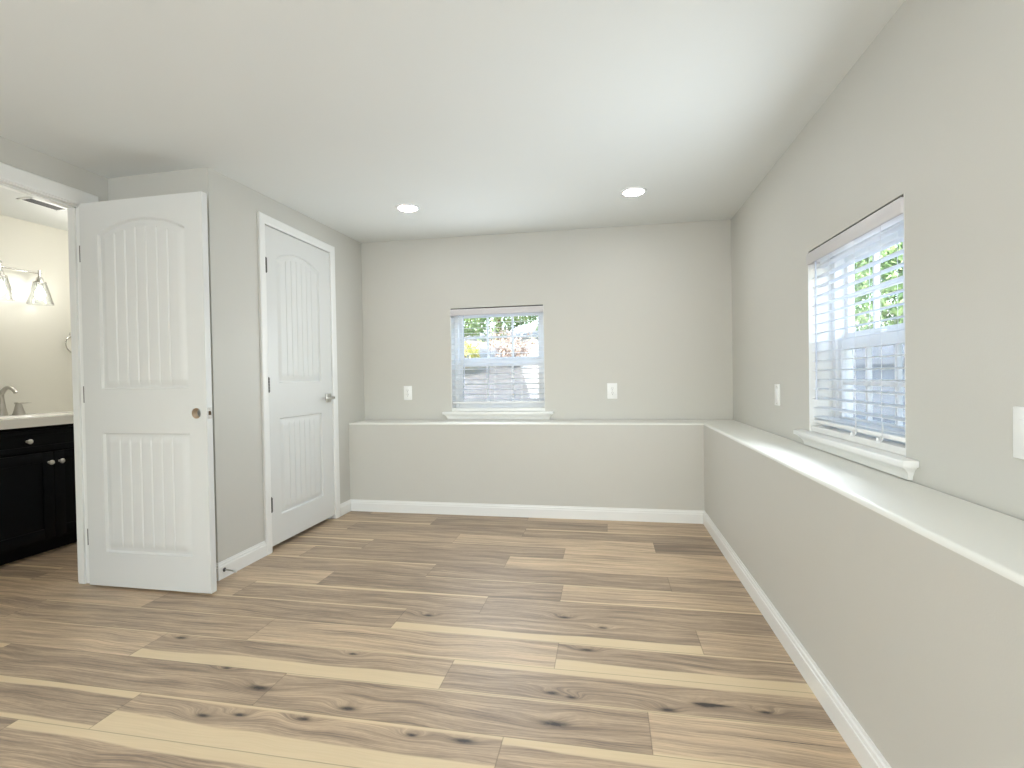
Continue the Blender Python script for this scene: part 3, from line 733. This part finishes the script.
fa = empty('faucet', (-3.955, VY+.004, .884)); tag(fa, 'brushed nickel gooseneck faucet on the white vanity top', 'faucet')
def square_cone(bm, x, y, z0, z1, r0, r1):
    lathe(bm, [(r0, z0), (r0*.98, z0+.004), ((r0+r1)/2*.93, (z0+z1)/2), (r1, z1)], Matrix.Translation((x, y, 0)), 24)
bm = bmesh.new(); square_cone(bm, 0, 0, 0, .11, .032, .0150)
pts = [(0, 0, .10), (0, 0, .115)]+[(.064-.064*math.cos(a), 0, .125+.064*math.sin(a)) for a in [math.pi*i/12*.86 for i in range(13)]]
tube(bm, pts, [.0155, .0145]+[.0142-.0025*i/12 for i in range(13)], 16)
link('spout', bm, M['nickel'], fa, smooth=50)
for s in (1, -1):
    bm = bmesh.new(); square_cone(bm, 0, s*.098, 0, .078, .036, .016); box(bm, (-.018, s*.098-.016, .078), (.020, s*.098+.016, .087), .002); box(bm, (.010, s*.098-.010, .080), (.098, s*.098+.010, .086), .002)
    link('handle', bm, M['nickel'], fa, smooth=50)

# vanity light: bar of three clear glass shades
LY = (2.365, 2.602, 2.839); LX, LZ = -3.972, 1.885
vl = empty('vanity_light', (XV, 2.602, LZ)); tag(vl, 'nickel vanity light bar with clear glass shades, lit, on bathroom wall', 'wall light')
def loc(x, y, z): return (x-XV, y-2.602, z-LZ)
bm = bmesh.new(); box(bm, loc(XV+.001, 2.602-.06, LZ-.055), loc(XV+.022, 2.602+.06, LZ+.055), .004); tube(bm, [loc(XV+.02, 2.602, LZ), loc(LX, 2.602, LZ)], .009, 14)
link('backplate', bm, M['chrome'], vl, smooth=40)
bm = bmesh.new(); tube(bm, [loc(LX, LY[0]-.012, LZ), loc(LX, LY[2]+.012, LZ)], .0065, 14); link('bar', bm, M['chrome'], vl, smooth=50)
for y in LY:
    T = Matrix.Translation(loc(LX, y, 0)) ; T[2][3] = 0
    def zz(z): return z-LZ
    bm = bmesh.new(); lathe(bm, [(.010, zz(1.905)), (.010, zz(1.862)), (.016, zz(1.856)), (.021, zz(1.848)), (.022, zz(1.828)), (.037, zz(1.825)), (.0385, zz(1.815)), (.020, zz(1.812)), (.018, zz(1.790)), (.013, zz(1.788))], T, 24)
    so_ = link('socket', bm, M['chrome'], vl, smooth=40)
    bm = bmesh.new(); pr = [(.036, zz(1.818)), (.042, zz(1.800)), (.074, zz(1.668)), (.0745, zz(1.664)), (.0715, zz(1.664)), (.0395, zz(1.800)), (.0335, zz(1.816))]
    lathe(bm, pr, T, 32, False); link('glass_shade', bm, M['shadeglass'], vl, smooth=40)
    bm = bmesh.new(); lathe(bm, [(.010, zz(1.79)), (.012, zz(1.778)), (.022, zz(1.757)), (.028, zz(1.735)), (.024, zz(1.714)), (.012, zz(1.701)), (0, zz(1.698))], T, 20)
    b_ = link('bulb', bm, M['bulb'], so_, smooth=60); b_['label'] = 'glowing round bulb'
# hidden point light added to brighten the bathroom
bl = bpy.data.lights.new('bathroom_fill_light', 'POINT'); bl.energy = 8.5; bl.shadow_soft_size = .09; bl.color = (1, .98, .94)
blo = bpy.data.objects.new('bathroom_fill_light', bl); COL.objects.link(blo); blo.location = (-3.25, 2.95, H-.28)
# towel ring
tr_ = empty('towel_ring', (XV, 3.115, 1.472)); tag(tr_, 'small nickel towel ring on the bathroom wall beside the doorway edge', 'towel ring')
bm = bmesh.new(); lathe(bm, [(.024, .001), (.024, .006), (.012, .010), (.009, .04), (.011, .046)], Matrix.Rotation(math.pi/2, 4, 'Y'), 20); link('mount', bm, M['chrome'], tr_, smooth=40)
bm = bmesh.new(); tube(bm, [(.034, .074*math.sin(a), -.074+.074*math.cos(a)) for a in [2*math.pi*i/40 for i in range(41)]], .0045, 10, False); link('ring', bm, M['chrome'], tr_, smooth=60)
# ceiling vent
cv = empty('ceiling_vent', (-3.548, 2.575, H-.0052)); tag(cv, 'dark slotted vent in the bathroom ceiling', 'vent')
bm = boxes(((-.052, -.118, -.006), (-.038, .118, .0)), ((.038, -.118, -.006), (.052, .118, 0)), ((-.052, -.118, -.006), (.052, -.100, 0)), ((-.052, .100, -.006), (.052, .118, 0)), bev=.0015)
link('frame', bm, M['plate'], cv)
bm = bmesh.new()
for i in range(6):
    xx = -.0325+.013*i; t = boxes(((-.0008, -.102, -.007), (.0008, .102, .007))); merge(bm, t, Matrix.Translation((xx, 0, -.001)) @ Matrix.Rotation(.7, 4, 'Y'))
link('louvres', bm, M['ventgrey'], cv)
link('duct_backing', boxes(((-.042, -.105, -.0015), (.042, .105, .0))), M['ventgrey'], cv)

# ------------------------------------------------------------------ outdoors, seen through the blinds
bm = bmesh.new(); n = 40; g = []
def ground_z(x, y):
    z = .55
    if y > 5.5: z += (y-5.5)*.16
    if x > 2.5: z += (x-2.5)*.02
    return z+.06*math.sin(x*2.1+y*1.3)*math.cos(y*1.7-x)
gx0, gx1, gy0, gy1 = -12, 16, -8, 26
for i in range(n+1): g.append([bm.verts.new((gx0+(gx1-gx0)*i/n, gy0+(gy1-gy0)*j/n, ground_z(gx0+(gx1-gx0)*i/n, gy0+(gy1-gy0)*j/n))) for j in range(n+1)])
for i in range(n):
    for j in range(n):
        x = gx0+(gx1-gx0)*(i+.5)/n; y = gy0+(gy1-gy0)*(j+.5)/n
        if -4.6 < x < 1.5 and -3.2 < y < 4.7: continue
        bm.faces.new((g[i][j], g[i+1][j], g[i+1][j+1], g[i][j+1]))
for v in [v for v in bm.verts if not v.link_faces]: bm.verts.remove(v)
o = link('ground', bm, M['litter'], smooth=60); tag(o, 'leaf-littered bank outside the windows', 'ground', kind='structure')
def shrub(name, x, y, r, h, m, label, cat, grp, n_leaf, trunk=True, base_h=0.):
    zg = ground_z(x, y)-.03; root = empty(name, (x, y, zg)); tag(root, label, cat, group=grp)
    rr = random.Random(int(x*97+y*31)); bm = bmesh.new()
    for i in range(n_leaf):
        while True:
            p = Vector((rr.uniform(-1, 1), rr.uniform(-1, 1), rr.uniform(-1, 1)))
            if .35 < p.length < 1: break
        lump = 1+.25*math.sin(p.x*5+x)*math.cos(p.z*4+y)
        c = Vector((p.x*r*lump, p.y*r*lump, base_h+h/2+p.z*h/2*lump)); s = rr.uniform(.045, .085)*(.8 if r < .8 else 1.0)*(1.35 if r > 1.8 else 1)
        R = Matrix.Rotation(rr.uniform(0, 6.28), 3, 'Z') @ Matrix.Rotation(rr.uniform(-1.1, 1.1), 3, 'X')
        f = [bm.verts.new(c+R @ Vector(q)) for q in ((-s*.4, 0, 0), (0, -s, .01), (s*.4, 0, 0), (0, s, .02))]
        bm.faces.new(f)
    link('foliage', bm, m, root, recalc=False)
    bm = bmesh.new()
    tube(bm, [(0, 0, -.1), (.03, 0, base_h+h*.3), (0, .05, base_h+h*.7)], [.05*r+.02, .04*r+.01, .01], 10)
    for i in range(6):
        a = i*1.05; tube(bm, [(0, 0, base_h+h*.15), (r*.4*math.cos(a), r*.4*math.sin(a), base_h+h*.45), (r*.7*math.cos(a), r*.7*math.sin(a), base_h+h*.7)], [.022*r+.008, .014*r+.005, .005], 7)
    link('stem', bm, M['bark'], root, smooth=60)
L1 = 'green leafy tree on the bank outside the far window'; L2 = 'yellowish low shrub on the bank outside the far window'
L3 = 'green leafy tree seen through the right-hand window'
for (x, y, r, h, bh) in ((-6.9, 11.6, 1.2, 3.0, .5), (-3.75, 11.4, 1.2, 3.0, .5), (-.7, 11.8, 1.15, 3.0, .5), (-8.6, 17.2, 1.9, 4.6, .1), (-3.75, 17.2, 1.9, 4.6, .1), (.7, 17.4, 2.0, 4.8, .1), (-1.75, 21.8, 1.9, 4.6, .1)):
    shrub('tree', x, y, r, h, M['leaf'], L1, 'tree', 'trees outside the far window', 15000, base_h=bh)
for (x, y, r, h) in ((-2.75, 9.3, .42, .75), (-4.2, 9.6, .4, .7)):
    shrub('shrub', x, y, r, h, M['leaf_yellow'], L2, 'shrub', 'yellow shrubs outside the far window', 900)
for (x, y, r, h) in ((-1.95, 10.2, .5, .8), (-.6, 10.0, .5, .8)):
    shrub('shrub', x, y, r, h, M['leaf_dry'], 'dry brownish shrub on the bank outside the far window', 'shrub', 'brown shrubs outside the far window', 900)
for (x, y, r, h, bh) in ((4.3, 11.0, 1.15, 3.0, .5), (4.7, 8.0, 1.05, 2.3, .4), (7.2, 12.2, 1.35, 4.2, .5), (7.6, 8.9, 1.2, 3.0, .4), (5.4, 14.8, 1.3, 4.2, .4)):
    shrub('tree', x, y, r, h, M['leaf'], L3, 'tree', 'trees outside the right window', 13000, base_h=bh)
# board fence beyond the right window
fe = empty('board_fence', (2.25, 6.0, ground_z(2.25, 6.0)-.05)); tag(fe, 'grey board fence seen low through the right-hand window', 'fence')
bm = bmesh.new(); rr = random.Random(4)
for i in range(62):
    a = -3.4+i*.145; box(bm, (-.01, a, 0), (.012, a+.128, .72+rr.uniform(-.008, .008)))
link('boards', bm, M['fence'], fe)
for z in (.15, .56): link('rail', boxes(((-.055, -3.4, z), (-.012, 5.55, z+.085))), M['fence'], fe)
for y in (-3.3, -1.1, 1.1, 3.3, 5.4): link('post', boxes(((.013, y, -.1), (.1, y+.09, .80))), M['fence'], fe)
